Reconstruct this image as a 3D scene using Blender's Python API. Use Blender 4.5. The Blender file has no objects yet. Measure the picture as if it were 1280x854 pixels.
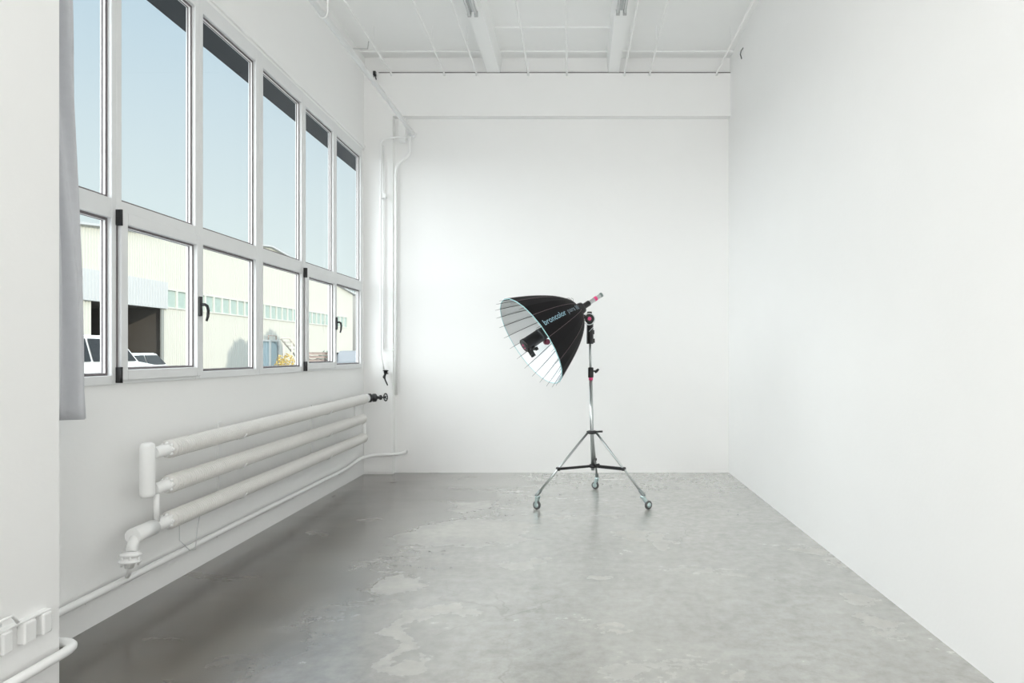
import bpy, bmesh, math, random
from mathutils import Vector, Matrix
random.seed(7)
C = bpy.context.scene
COL = C.collection
F, VX, VY, H = 830.0, 723.0, 442.0, 1.4      # focal length in px, vanishing point, lens height
R_ = math.radians

# ---------------------------------------------------------------- camera, world, sun, area lights, exposure
cam = bpy.data.cameras.new('camera'); camo = bpy.data.objects.new('camera', cam); COL.objects.link(camo)
cam.sensor_width = 36; cam.lens = F / 1280 * 36
cam.shift_x = -(VX - 640) / 1280; cam.shift_y = (VY - 427) / 1280
camo.location = (0, 0, H); camo.rotation_euler = (R_(90), 0, 0)
cam.clip_start = 0.05; cam.clip_end = 1000
C.camera = camo
C.view_settings.view_transform = 'Standard'; C.view_settings.look = 'None'
C.view_settings.gamma = 1; C.view_settings.use_curve_mapping = False
C.view_settings.exposure = 0.0
C.cycles.use_denoising = True
C.cycles.max_bounces = 14; C.cycles.diffuse_bounces = 10; C.cycles.transparent_max_bounces = 16
C.cycles.sample_clamp_indirect = 6

w = bpy.data.worlds.new('world'); C.world = w; w.use_nodes = True
nt = w.node_tree; nt.nodes.clear()
wo = nt.nodes.new('ShaderNodeOutputWorld'); bg = nt.nodes.new('ShaderNodeBackground')
tc = nt.nodes.new('ShaderNodeTexCoord'); sp = nt.nodes.new('ShaderNodeSeparateXYZ'); cr = nt.nodes.new('ShaderNodeValToRGB')
nt.links.new(tc.outputs['Generated'], sp.inputs[0]); nt.links.new(sp.outputs['Z'], cr.inputs[0])
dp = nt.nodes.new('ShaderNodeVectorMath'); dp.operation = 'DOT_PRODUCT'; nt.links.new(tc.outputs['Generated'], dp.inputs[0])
dp.inputs[1].default_value = Vector((-.74, -.54, .40)).normalized()        # bright lobe added to the unseen sky behind left, to light the room
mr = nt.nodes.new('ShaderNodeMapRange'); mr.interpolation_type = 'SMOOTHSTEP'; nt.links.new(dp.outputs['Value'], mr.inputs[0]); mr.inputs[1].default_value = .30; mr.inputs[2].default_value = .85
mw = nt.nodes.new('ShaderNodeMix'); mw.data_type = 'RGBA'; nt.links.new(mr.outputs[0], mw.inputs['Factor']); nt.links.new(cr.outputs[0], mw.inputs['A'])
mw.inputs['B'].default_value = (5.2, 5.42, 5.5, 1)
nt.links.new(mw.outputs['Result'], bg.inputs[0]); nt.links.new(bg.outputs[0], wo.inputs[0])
e = cr.color_ramp.elements
e[0].position = 0.0; e[0].color = (.80, .90, .89, 1)
e[1].position = 1.0; e[1].color = (2.2, 2.5, 2.8, 1)
for p, c in ((.12, (.79, .89, .89)), (.27, (.69, .81, .86)), (.42, (.57, .72, .82)), (.56, (2.6, 3.1, 3.7))):  # sky above the view is brightened to add light through the windows
    k = e.new(p); k.color = (*c, 1)
bg.inputs[1].default_value = 1.0

sun = bpy.data.lights.new('sun', 'SUN'); suno = bpy.data.objects.new('sun', sun); COL.objects.link(suno)
sun.energy = 2.75; sun.angle = R_(.6); sun.color = (1, .95, .84)
SUN_EL = R_(21)
sd = Vector((-.85 * math.cos(SUN_EL), .53 * math.cos(SUN_EL), -math.sin(SUN_EL)))
suno.rotation_euler = sd.to_track_quat('-Z', 'Y').to_euler(); suno.location = (10, -10, 12)

def area(name, loc, direction, sx, sy, power, col):
    l = bpy.data.lights.new(name, 'AREA'); o = bpy.data.objects.new(name, l); COL.objects.link(o)
    l.shape = 'RECTANGLE'; l.size = sx; l.size_y = sy; l.energy = power; l.color = col
    o.location = loc; o.rotation_euler = Vector(direction).to_track_quat('-Z', 'Z' if abs(direction[2]) < .5 else 'Y').to_euler()
    return o
area('added_side_fill', (-2.44, -.9, 2.5), (1, 0, 0), 4.6, 2.4, 88, (.98, .985, .985))  # added fill lamp in front of the solid left wall, behind the camera
area('added_rear_fill', (-.35, -3.42, 2.4), (0, 1, 0), 3.8, 3.2, 100, (1, .98, .955))  # added fill lamp in front of the solid rear wall, out of view
# the visible window bank has no lamp of its own; world and sun light it

# ---------------------------------------------------------------- helpers
def px(x, y, Y=None, X=None, z=None):
    """pixel of the 1280x854 frame -> world point on plane Y=.., X=.. or z=.."""
    dx, dz = (x - VX) / F, -(y - VY) / F
    if X is not None: Y = X / dx
    if z is not None: Y = (z - H) / dz
    return Vector((dx * Y, Y, H + dz * Y))

MATS = {}
def mat(name, col, rough=.5, metal=0, noise=0, nscale=20, bump=0, spec=.5, bscale=None, **kw):
    if name in MATS: return MATS[name]
    m = bpy.data.materials.new(name); m.use_nodes = True; n = m.node_tree; b = n.nodes['Principled BSDF']
    b.inputs['Base Color'].default_value = (*col, 1); b.inputs['Roughness'].default_value = rough
    b.inputs['Metallic'].default_value = metal; b.inputs['Specular IOR Level'].default_value = spec
    tcn = n.nodes.new('ShaderNodeTexCoord'); nz = n.nodes.new('ShaderNodeTexNoise')
    nz.inputs['Scale'].default_value = nscale; nz.inputs['Detail'].default_value = 6
    n.links.new(tcn.outputs['Object'], nz.inputs['Vector'])
    if noise:
        mx = n.nodes.new('ShaderNodeMix'); mx.data_type = 'RGBA'
        mx.inputs['A'].default_value = (*[max(0, c * (1 - noise)) for c in col], 1)
        mx.inputs['B'].default_value = (*[min(1, c * (1 + noise)) for c in col], 1)
        n.links.new(nz.outputs['Fac'], mx.inputs['Factor']); n.links.new(mx.outputs['Result'], b.inputs['Base Color'])
    if bump:
        nb = nz
        if bscale:
            nb = n.nodes.new('ShaderNodeTexNoise'); nb.inputs['Scale'].default_value = bscale; nb.inputs['Detail'].default_value = 4
            n.links.new(tcn.outputs['Object'], nb.inputs['Vector'])
        bp = n.nodes.new('ShaderNodeBump'); bp.inputs['Strength'].default_value = bump; bp.inputs['Distance'].default_value = .01
        n.links.new(nb.outputs['Fac'], bp.inputs['Height']); n.links.new(bp.outputs[0], b.inputs['Normal'])
    MATS[name] = m; return m

def tag(o, label=None, cat=None, group=None, kind=None):
    if label: o['label'] = label
    if cat: o['category'] = cat
    if group: o['group'] = group
    if kind: o['kind'] = kind
    return o
def empty(name, loc=(0, 0, 0)):
    o = bpy.data.objects.new(name, None); COL.objects.link(o); o.location = loc; o.empty_display_size = .1
    return o
def dup(root, loc=None, label=None):
    r = root.copy(); COL.objects.link(r)
    if loc is not None: r.location = loc
    if label: r['label'] = label
    for ch in list(root.children):
        c = ch.copy(); COL.objects.link(c); c.parent = r; c.matrix_parent_inverse = ch.matrix_parent_inverse.copy()
        for g in list(ch.children):
            d = g.copy(); COL.objects.link(d); d.parent = c; d.matrix_parent_inverse = g.matrix_parent_inverse.copy()
    return r

class MB:
    """collects shapes in world coordinates and links them as one mesh"""
    def __init__(s): s.b = bmesh.new()
    def box(s, x0, x1, y0, y1, z0, z1, bevel=0):
        r = bmesh.ops.create_cube(s.b, size=1)
        vs = r['verts']
        for v in vs:
            v.co = Vector((x0 + (v.co.x + .5) * (x1 - x0), y0 + (v.co.y + .5) * (y1 - y0), z0 + (v.co.z + .5) * (z1 - z0)))
        if bevel:
            es = list({e for v in vs for e in v.link_edges})
            bmesh.ops.bevel(s.b, geom=es, offset=bevel, segments=2, affect='EDGES', profile=.5)
        return s
    def obox(s, c, ax, ay, az, sx, sy, sz, bevel=0):
        """oriented box: centre c, axes ax ay az, full sizes"""
        r = bmesh.ops.create_cube(s.b, size=1); vs = r['verts']; c = Vector(c)
        for v in vs: v.co = c + ax * v.co.x * sx + ay * v.co.y * sy + az * v.co.z * sz
        if bevel:
            es = list({e for v in vs for e in v.link_edges})
            bmesh.ops.bevel(s.b, geom=es, offset=bevel, segments=2, affect='EDGES', profile=.5)
        return s
    def rings(s, rings, closed=False, cap=True, smooth=True):
        vr = [[s.b.verts.new(p) for p in r] for r in rings]
        n = len(vr[0]); m = len(vr)
        for i in range(m if closed else m - 1):
            a, b = vr[i], vr[(i + 1) % m]
            for k in range(n):
                f = s.b.faces.new((a[k], a[(k + 1) % n], b[(k + 1) % n], b[k])); f.smooth = smooth
        if cap and not closed:
            s.b.faces.new(vr[0][::-1]); s.b.faces.new(vr[-1])
        return s
    def tube(s, pts, r, seg=12, cap=True, fillet=0, closed=False):
        pts = [Vector(p) for p in pts]
        if fillet and len(pts) > 2:
            out = [pts[0]]
            for i in range(1, len(pts) - 1):
                p, a, b = pts[i], pts[i - 1], pts[i + 1]
                da, db = (a - p), (b - p); f = min(fillet, da.length * .45, db.length * .45)
                A, B = p + da.normalized() * f, p + db.normalized() * f
                for k in range(7):
                    t = k / 6; out.append(A * (1 - t) ** 2 + p * 2 * t * (1 - t) + B * t * t)
            out.append(pts[-1]); pts = out
        rr = r if isinstance(r, (list, tuple)) else [r] * len(pts)
        prev = None; rings = []
        n = len(pts)
        for i, p in enumerate(pts):
            if closed: d = pts[(i + 1) % n] - pts[i - 1]
            elif i == 0: d = pts[1] - p
            elif i == n - 1: d = p - pts[-2]
            else: d = (pts[i + 1] - p).normalized() + (p - pts[i - 1]).normalized()
            d.normalize()
            if prev is None:
                u = d.orthogonal().normalized()
            else:
                u = (prev - d * prev.dot(d)).normalized()
            prev = u; v = d.cross(u)
            rings.append([p + (u * math.cos(2 * math.pi * k / seg) + v * math.sin(2 * math.pi * k / seg)) * rr[i] for k in range(seg)])
        return s.rings(rings, cap=cap, closed=closed)
    def lathe(s, p0, axis, prof, seg=24, cap=True, smooth=True):
        """prof: (distance along axis, radius)"""
        p0 = Vector(p0); axis = Vector(axis).normalized(); u = axis.orthogonal().normalized(); v = axis.cross(u)
        return s.rings([[p0 + axis * t + (u * math.cos(2 * math.pi * k / seg) + v * math.sin(2 * math.pi * k / seg)) * max(r, 1e-4) for k in range(seg)] for t, r in prof], cap=cap, smooth=smooth)
    def prism(s, poly, vec):
        a = [s.b.verts.new(Vector(p)) for p in poly]; b = [s.b.verts.new(Vector(p) + Vector(vec)) for p in poly]
        n = len(a)
        s.b.faces.new(a[::-1]); s.b.faces.new(b)
        for k in range(n): s.b.faces.new((a[k], a[(k + 1) % n], b[(k + 1) % n], b[k]))
        return s
    def torus(s, c, axis, R, r, seg=28, sides=10):
        c = Vector(c); axis = Vector(axis).normalized(); u = axis.orthogonal().normalized(); v = axis.cross(u)
        return s.tube([c + (u * math.cos(2 * math.pi * k / seg) + v * math.sin(2 * math.pi * k / seg)) * R for k in range(seg)], r, sides, closed=True)
    def build(s, name, m, parent=None, auto=False):
        bmesh.ops.recalc_face_normals(s.b, faces=s.b.faces)
        me = bpy.data.meshes.new(name); s.b.to_mesh(me); s.b.free()
        o = bpy.data.objects.new(name, me); COL.objects.link(o)
        # origin at the base centre of the mesh
        if me.vertices:
            xs = [v.co for v in me.vertices]
            org = Vector(((min(v.x for v in xs) + max(v.x for v in xs)) / 2, (min(v.y for v in xs) + max(v.y for v in xs)) / 2, min(v.z for v in xs)))
            me.transform(Matrix.Translation(-org)); o.location = org
        if m: me.materials.append(m)
        if parent:
            o.parent = parent
            off = Vector((0, 0, 0)); p = parent
            while p: off += p.location; p = p.parent
            o.location = Vector(o.location) - off
        return o
def struct(o): o['kind'] = 'structure'; return o

# ---------------------------------------------------------------- materials
WALL = mat('white_wall_paint', (.89, .89, .885), .62, noise=.012, nscale=3, bump=.06, bscale=45, spec=.25)
WALLC = mat('white_ceiling_paint', (.91, .915, .91), .75, noise=.015, nscale=4, bump=.05, bscale=30, spec=.2)
PIPE = mat('white_pipe_enamel', (.88, .885, .88), .35, noise=.01, nscale=12)
ALU = mat('white_window_metal', (.76, .77, .775), .38, noise=.03, nscale=9, spec=.5)
BEAD = mat('pale_glazing_bead', (.88, .87, .87), .3)
GASKET = mat('dark_gasket', (.17, .15, .155), .6)
BLACK = mat('black_plastic', (.012, .012, .013), .4)
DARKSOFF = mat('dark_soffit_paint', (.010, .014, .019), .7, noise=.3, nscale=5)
FIN = mat('off_white_finned_tube', (.80, .79, .765), .65, noise=.04, nscale=25)
CHROME = mat('brushed_steel', (.50, .53, .53), .28, 1, noise=.05, nscale=60)
ZINC = mat('zinc_plate', (.55, .66, .66), .35, .8)
RUBBER = mat('grey_rubber', (.09, .09, .09), .6)
FABRIC = mat('black_canopy_fabric', (.007, .006, .007), .7, noise=.2, nscale=80, spec=.2)
PINK = mat('pink_plastic', (.75, .06, .22), .4)
TEAL = mat('pale_teal_trim', (.38, .66, .68), .5)
PRINT = mat('pale_blue_print', (.26, .44, .52), .5)
PRINT2 = mat('grey_print', (.17, .23, .27), .5)
CURT = mat('grey_curtain_cloth', (.60, .61, .64), .85, noise=.05, nscale=30, bump=.15, bscale=200)
CREAM = mat('cream_corrugated_metal', (.60, .578, .505), .6, noise=.02, nscale=.5)
PALEM = mat('pale_grey_corrugated_metal', (.54, .54, .53), .6)
FRAMEW = mat('cream_frame', (.64, .62, .55), .6)

def silver():
    m = mat('silver_lining', (.86, .88, .89), .5, .6)
    n = m.node_tree; b = n.nodes['Principled BSDF']; t = n.nodes.new('ShaderNodeTexCoord')
    z = n.nodes.new('ShaderNodeTexNoise'); z.inputs['Scale'].default_value = 60
    p = n.nodes.new('ShaderNodeBump'); p.inputs['Strength'].default_value = .25; p.inputs['Distance'].default_value = .004
    n.links.new(t.outputs['Object'], z.inputs[0]); n.links.new(z.outputs[0], p.inputs['Height']); n.links.new(p.outputs[0], b.inputs['Normal'])
    return m
SILVER = silver()

def glass(name, tint, refl):
    m = bpy.data.materials.new(name); m.use_nodes = True; n = m.node_tree; n.nodes.clear()
    o = n.nodes.new('ShaderNodeOutputMaterial'); mx = n.nodes.new('ShaderNodeMixShader')
    t = n.nodes.new('ShaderNodeBsdfTransparent'); g = n.nodes.new('ShaderNodeBsdfGlossy'); fr = n.nodes.new('ShaderNodeFresnel')
    t.inputs[0].default_value = (*tint, 1); g.inputs['Roughness'].default_value = .02; fr.inputs[0].default_value = refl
    ge = n.nodes.new('ShaderNodeNewGeometry'); om = n.nodes.new('ShaderNodeMath'); om.operation = 'SUBTRACT'; om.inputs[0].default_value = 1
    mu = n.nodes.new('ShaderNodeMath'); mu.operation = 'MULTIPLY'; n.links.new(ge.outputs['Backfacing'], om.inputs[1])
    n.links.new(fr.outputs[0], mu.inputs[0]); n.links.new(om.outputs[0], mu.inputs[1]); n.links.new(mu.outputs[0], mx.inputs[0]); n.links.new(t.outputs[0], mx.inputs[1]); n.links.new(g.outputs[0], mx.inputs[2])
    n.links.new(mx.outputs[0], o.inputs[0]); return m
GLASS = glass('window_glass', (.97, .985, .985), 1.18)
FARGLASS = mat('far_window_glass', (.42, .50, .44), .15, noise=.35, nscale=1.2)

def floor_material():
    m = bpy.data.materials.new('polished_concrete'); m.use_nodes = True; n = m.node_tree; b = n.nodes['Principled BSDF']
    L = n.links.new
    def N(t, **k):
        x = n.nodes.new(t)
        for a, v in k.items(): setattr(x, a, v)
        return x
    geo = N('ShaderNodeNewGeometry')
    def noise(sc, det=5, rough=.55, dist=0, vec=None):
        z = N('ShaderNodeTexNoise'); z.inputs['Scale'].default_value = sc; z.inputs['Detail'].default_value = det
        z.inputs['Roughness'].default_value = rough; z.inputs['Distortion'].default_value = dist
        L(vec or geo.outputs['Position'], z.inputs['Vector']); return z
    def mth(op, a, bb=None, c=None, clamp=False):
        x = N('ShaderNodeMath', operation=op); x.use_clamp = clamp
        for i, v in enumerate((a, bb, c)):
            if v is None: continue
            if isinstance(v, (int, float)): x.inputs[i].default_value = v
            else: L(v, x.inputs[i])
        return x.outputs[0]
    def maprange(v, a, c, lo=0, hi=1):
        x = N('ShaderNodeMapRange'); L(v, x.inputs[0]); x.inputs[1].default_value = a; x.inputs[2].default_value = c
        x.inputs[3].default_value = lo; x.inputs[4].default_value = hi; return x.outputs[0]
    def mix(f, A, B, blend='MIX'):
        x = N('ShaderNodeMix', data_type='RGBA', blend_type=blend)
        if isinstance(f, (int, float)): x.inputs['Factor'].default_value = f
        else: L(f, x.inputs['Factor'])
        for s_, v in (('A', A), ('B', B)):
            if isinstance(v, tuple): x.inputs[s_].default_value = (*v, 1)
            else: L(v, x.inputs[s_])
        return x.outputs['Result']
    sep = N('ShaderNodeSeparateXYZ'); L(geo.outputs['Position'], sep.inputs[0]); X, Y = sep.outputs[0], sep.outputs[1]
    big = noise(.55, 4, .5, .4).outputs[0]; mid = noise(2.2, 8, .62, .6).outputs[0]; fine = noise(14, 8, .7).outputs[0]
    sc = N('ShaderNodeMapping'); L(geo.outputs['Position'], sc.inputs[0]); sc.inputs['Scale'].default_value = (.7, 1.7, 1)
    streak = noise(1.6, 7, .6, .5, sc.outputs[0]).outputs[0]
    col = mix(maprange(mid, .3, .7), (.345, .34, .315), (.425, .42, .39))
    col = mix(maprange(streak, .35, .65), col, (.47, .47, .45)) if False else mix(mth('MULTIPLY', maprange(streak, .35, .7), .4), col, (.46, .455, .425))
    # the brown, darker concrete beside the window wall
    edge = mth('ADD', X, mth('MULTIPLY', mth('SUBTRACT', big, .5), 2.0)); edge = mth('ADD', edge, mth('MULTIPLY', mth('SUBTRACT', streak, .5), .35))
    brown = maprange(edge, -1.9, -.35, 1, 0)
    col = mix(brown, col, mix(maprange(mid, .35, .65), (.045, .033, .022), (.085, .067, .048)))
    # pale repair patches
    warp = noise(2.6, 6, .6).outputs['Color']
    wv = N('ShaderNodeVectorMath', operation='MULTIPLY_ADD'); L(warp, wv.inputs[0]); wv.inputs[1].default_value = (.7, .7, 0)
    L(geo.outputs['Position'], wv.inputs[2])
    sub = N('ShaderNodeVectorMath', operation='SUBTRACT'); L(wv.outputs[0], sub.inputs[0]); sub.inputs[1].default_value = (.35, .35, 0)
    pats = [(590, 632, 26, 7, 1), (596, 664, 72, 15, .9), (545, 672, 30, 10, .6), (500, 730, 30, 12, .7), (550, 768, 42, 8, .9), (497, 800, 13, 30, .8),
            (506, 838, 40, 13, .8), (650, 702, 18, 6, .4), (788, 669, 16, 6, .9), (824, 679, 16, 7, .7), (757, 727, 9, 5, .9),
            (758, 784, 12, 4, 1), (764, 797, 14, 4, 1), (1014, 689, 16, 5, .9), (1034, 703, 14, 5, .5), (1072, 748, 20, 8, .8), (1100, 778, 22, 7, .7),
            (895, 846, 20, 10, .8), (868, 832, 6, 3, .7), (400, 665, 22, 4, .3)]
    tot = None
    for x_, y_, wx, wy, st in pats:
        c = px(x_, y_, z=0); a = abs(px(x_ + wx, y_, z=0).x - c.x); d = abs(px(x_, y_ - wy, z=0).y - px(x_, y_ + wy, z=0).y) / 2
        v = N('ShaderNodeVectorMath', operation='SUBTRACT'); L(sub.outputs[0], v.inputs[0]); v.inputs[1].default_value = (c.x, c.y, 0)
        q = N('ShaderNodeVectorMath', operation='MULTIPLY'); L(v.outputs[0], q.inputs[0]); q.inputs[1].default_value = (1 / a, 1 / d, 0)
        ln = N('ShaderNodeVectorMath', operation='LENGTH'); L(q.outputs[0], ln.inputs[0])
        f = mth('MULTIPLY', maprange(ln.outputs['Value'], .65, 1.2, 1, 0), st)
        tot = f if tot is None else mth('MAXIMUM', tot, f)
    tot = mth('MULTIPLY', tot, maprange(mid, .2, .55, .45, 1))
    col = mix(mth('MULTIPLY', tot, .6), col, (.56, .545, .50))
    # fine wear, pits and hairline cracks
    col = mix(.5, col, mix(maprange(fine, .3, .7), (.30, .30, .30), (.70, .70, .70)), 'OVERLAY')
    vor = N('ShaderNodeTexVoronoi', feature='F1'); vor.inputs['Scale'].default_value = 5.5; L(geo.outputs['Position'], vor.inputs['Vector'])
    pit = maprange(vor.outputs['Distance'], .03, .06, 1, 0)
    pit = mth('MULTIPLY', pit, maprange(mid, .52, .6))
    col = mix(mth('MULTIPLY', pit, .8), col, (.12, .11, .10))
    wv2 = N('ShaderNodeVectorMath', operation='MULTIPLY_ADD'); L(noise(3, 5).outputs['Color'], wv2.inputs[0]); wv2.inputs[1].default_value = (.5, .5, 0); L(geo.outputs['Position'], wv2.inputs[2])
    ve = N('ShaderNodeTexVoronoi', feature='DISTANCE_TO_EDGE'); ve.inputs['Scale'].default_value = .8; L(wv2.outputs[0], ve.inputs['Vector'])
    crack = mth('MULTIPLY', maprange(ve.outputs['Distance'], .0015, .006, 1, 0), maprange(big, .5, .56))
    col = mix(mth('MULTIPLY', crack, .3), col, (.14, .13, .12))
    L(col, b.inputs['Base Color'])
    rg = mth('ADD', maprange(streak, .3, .7, .14, .26), mth('MULTIPLY', tot, .18)); rg = mth('ADD', rg, mth('MULTIPLY', fine, .07))
    L(rg, b.inputs['Roughness'])
    b.inputs['IOR'].default_value = 1.55; b.inputs['Coat Weight'].default_value = .9; b.inputs['Coat IOR'].default_value = 1.7; b.inputs['Coat Roughness'].default_value = .23
    bp = N('ShaderNodeBump'); bp.inputs['Strength'].default_value = .06; bp.inputs['Distance'].default_value = .01
    hh = mth('ADD', mth('MULTIPLY', fine, .4), mth('MULTIPLY', mid, .6)); hh = mth('SUBTRACT', hh, mth('MULTIPLY', pit, .3))
    L(hh, bp.inputs['Height']); L(bp.outputs[0], b.inputs['Normal'])
    return m
FLOORM = floor_material()

# ---------------------------------------------------------------- the room
XL, XR, YB, YC, YR = -2.49, 1.767, 7.80, 7.70, -3.5
ZT, ZS = 4.665, 4.85
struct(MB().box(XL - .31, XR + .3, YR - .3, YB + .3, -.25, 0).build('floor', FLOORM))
struct(MB().box(XR, XR + .3, YR - .3, YB + .3, 0, ZS).build('wall_right', WALL))
struct(MB().box(XL - .31, XR, YR - .3, YR, 0, ZS).build('wall_rear', WALL))
WZ0, WZ1, WY0, WY1 = 1.235, 3.745, 2.02, 7.56
b = MB()
b.box(XL - .31, XL, YR, YB, 0, WZ0); b.box(XL - .31, XL, YR, YB, WZ1, ZS)
b.box(XL - .31, XL, YR, WY0, WZ0, WZ1); b.box(XL - .025, XL, WY1, YB, WZ0, WZ1)
struct(b.build('wall_left', WALL))
b = MB()
b.box(XL - .025, XR, YB, YB + .3, 0, ZS)
b.box(XL, XR, YC, YB, px(0, 145, Y=YC).z, ZT - .012)               # downstand beam over the back wall
b.box(XL, XR, YC + .05, YB, ZT + .004, ZS)                          # infill above the seam
struct(b.build('wall_back', WALL))
struct(MB().box(XL, px(491, 0, Y=YC).x, YC, YB, 0, px(0, 145, Y=YC).z).build('wall_corner', WALL))
struct(MB().box(XL + .17, XR, YC + .012, YC + .05, ZT - .012, ZT + .004).build('trim_1', GASKET))
struct(MB().box(XL - .31, XR + .3, YR - .3, YB + .3, ZS, ZS + .25).build('ceiling', WALLC))
for i, (a, c) in enumerate(((608.8, 624.7), (760.6, 774))):
    x0, x1 = px(a, 88.4, Y=YC).x, px(c, 88.4, Y=YC).x
    bb = MB()
    pts = [(x0, YR, ZT), (x1, YR, ZT), (x1 + .02, YR, ZS), (x0 - .02, YR, ZS)]
    bb.prism(pts, (0, YC - YR + .05, 0)); struct(bb.build('trim_%d' % (i + 2), WALLC))
# cross ribs of the slab between the beams
for i, y_ in enumerate((36,)):
    Yr = (ZS - H) * F / (VY - y_)
    struct(MB().box(-.90, .33, Yr - .05, Yr + .02, ZS - .016, ZS).build('trim_4', WALLC))
struct(MB().box(XL, XR, 7.56, 7.60, ZS - .016, ZS).build('trim_5', WALLC))
# near pier on the left
b = MB(); P0 = px(74, 864, X=-2.15).y
b.prism([(XL, 1.95, 0), (-2.15, 1.95, 0), (-2.15, P0, 0), (XL, P0, 0)], (0.0, 0, ZS))
struct(b.build('wall_pier', WALL))
# lintel lining outside the glass (dark), outer sill
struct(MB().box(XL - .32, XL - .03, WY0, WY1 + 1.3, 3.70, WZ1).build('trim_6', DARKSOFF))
struct(MB().box(XL - .36, XL - .035, WY0, WY1, WZ0 - .01, WZ0 + .012).build('trim_7', ALU))
# ledge above the window
b = MB(); b.box(XL, XL + .035, WY0, WY1 + .1, 3.765, 3.80, .006); b.box(XL, XL + .018, WY0, WY1 + .1, 3.745, 3.765)
struct(b.build('trim_8', PIPE))

# ---------------------------------------------------------------- window bank, bay by bay
XF, XG = -2.47, -2.512
TZ0, TZ1 = 2.118, 2.224
edges = [2.02, 2.735, 3.55, 4.33, 5.155, 5.98, 6.755, 7.58]
# visible clear widths measured between mullion faces
mull = {2: (2.69, 2.775), 3: (3.52, 3.592), 4: (4.282, 4.371), 5: (5.09, 5.205), 6: (5.93, 6.02), 7: (6.70, 6.79)}
bays = [(2.05, 2.69), (2.775, 3.515), (3.592, 4.282), (4.371, 5.09), (5.205, 5.93), (6.02, 6.70), (6.79, 7.54)]
lefts = [2.02, 2.73, 3.553, 4.326, 5.147, 5.975, 6.745]; rights = [2.73, 3.553, 4.326, 5.147, 5.975, 6.745, 7.58]
def ring(b, x0, x1, y0, y1, z0, z1, w, bev=0):
    b.box(x0, x1, y0, y0 + w, z0, z1, bev); b.box(x0, x1, y1 - w, y1, z0, z1, bev)
    b.box(x0, x1, y0 + w, y1 - w, z0, z0 + w, bev); b.box(x0, x1, y0 + w, y1 - w, z1 - w, z1, bev)
for i, (y0, y1) in enumerate(bays):
    wn = empty('window_%d' % (i + 1), (XG, (y0 + y1) / 2, WZ0)); struct(wn)
    L_, R2 = lefts[i], rights[i]
    fb = MB()
    fb.box(XG - .012, XF, L_, y0, WZ0, WZ1, .003); fb.box(XG - .012, XF, y1, R2, WZ0, WZ1, .003)
    fb.box(XG - .012, XF - .001, y0 - .002, y1 + .002, WZ0, 1.283, .003)
    fb.box(XG - .012, XF - .001, y0 - .002, y1 + .002, 3.64, WZ1, .003)
    fb.box(XG - .012, XF - .001, y0 - .002, y1 + .002, TZ0, TZ1, .003)
    fb.build('frame', ALU, wn)
    openable = i in (2, 5)
    for z0, z1, up in ((1.283, TZ0, False), (TZ1, 3.64, True)):
        if openable and not up: continue
        g = MB(); ring(g, XG - .01, XG + .016, y0, y1, z0, z1, .014); g.build('glazing_bead', BEAD, wn)
        k = MB(); ring(k, XG - .004, XG + .005, y0 + .0135, y1 - .0135, z0 + .0135, z1 - .0135, .002); ring(k, XG + .016, XG + .0185, y0 - .001, y1 + .001, z0 - .001, z1 + .001, .0145); k.build('gasket', GASKET, wn)
        MB().box(XG - .003, XG + .003, y0 + .005, y1 - .005, z0 + .005, z1 - .005).build('glass_pane', GLASS, wn)
    if openable:
        s0, s1, sz0, sz1 = L_ + .006, R2 - .012, 1.255, 2.165
        iy0, iy1, iz0, iz1 = y0 + .022, y1 - .012, 1.312, 2.10
        sh = MB()
        X0, X1 = XG - .012, XF + .020
        sh.box(X0, X1, s0, iy0, sz0, sz1, .004); sh.box(X0, X1, iy1, s1, sz0, sz1, .004)
        sh.box(X0, X1, iy0, iy1, sz0, iz0, .004); sh.box(X0, X1, iy0, iy1, iz1, sz1, .004)
        sash = sh.build('sash', ALU, wn)
        g = MB(); ring(g, XG - .005, XG + .034, iy0, iy1, iz0, iz1, .012); g.build('glazing_bead', BEAD, sash)
        k = MB(); ring(k, XG + .008, XG + .019, iy0 + .0115, iy1 - .0115, iz0 + .0115, iz1 - .0115, .002); ring(k, XG + .034, XG + .0365, iy0 - .001, iy1 + .001, iz0 - .001, iz1 + .001, .0125); k.build('gasket', GASKET, sash)
        MB().box(XG + .01, XG + .016, iy0 + .005, iy1 - .005, iz0 + .005, iz1 - .005).build('glass_pane', GLASS, sash)
        MB().box(XF, XF + .003, L_ - .006, L_ + .005, 1.25, 2.17).build('shadow_gap', GASKET, wn)
        for z_ in (1.242, 2.085):
            hb = MB(); hb.box(XF - .002, XF + .024, L_ - .010, L_ + .008, z_, z_ + .085, .003)
            hb.lathe((XF + .024, L_ - .001, z_), (0, 0, 1), [(0, .008), (.085, .008)], 12); hb.build('hinge', BLACK, wn)
        yh = iy1 + (s1 - iy1) * .5
        hd = MB(); hx = XF + .020
        hd.box(hx, hx + .016, yh - .014, yh + .014, 1.64, 1.768, .006)
        pv = Vector((hx + .016, yh, 1.715))
        hd.tube([pv, pv + Vector((.018, 0, .002)), pv + Vector((.028, .012, -.006)), pv + Vector((.030, .022, -.035)), pv + Vector((.027, .022, -.075)), pv + Vector((.020, .018, -.105))],
                [.011, .010, .0095, .009, .0085, .007], 10)
        hd.build('handle', BLACK, wn)

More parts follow.
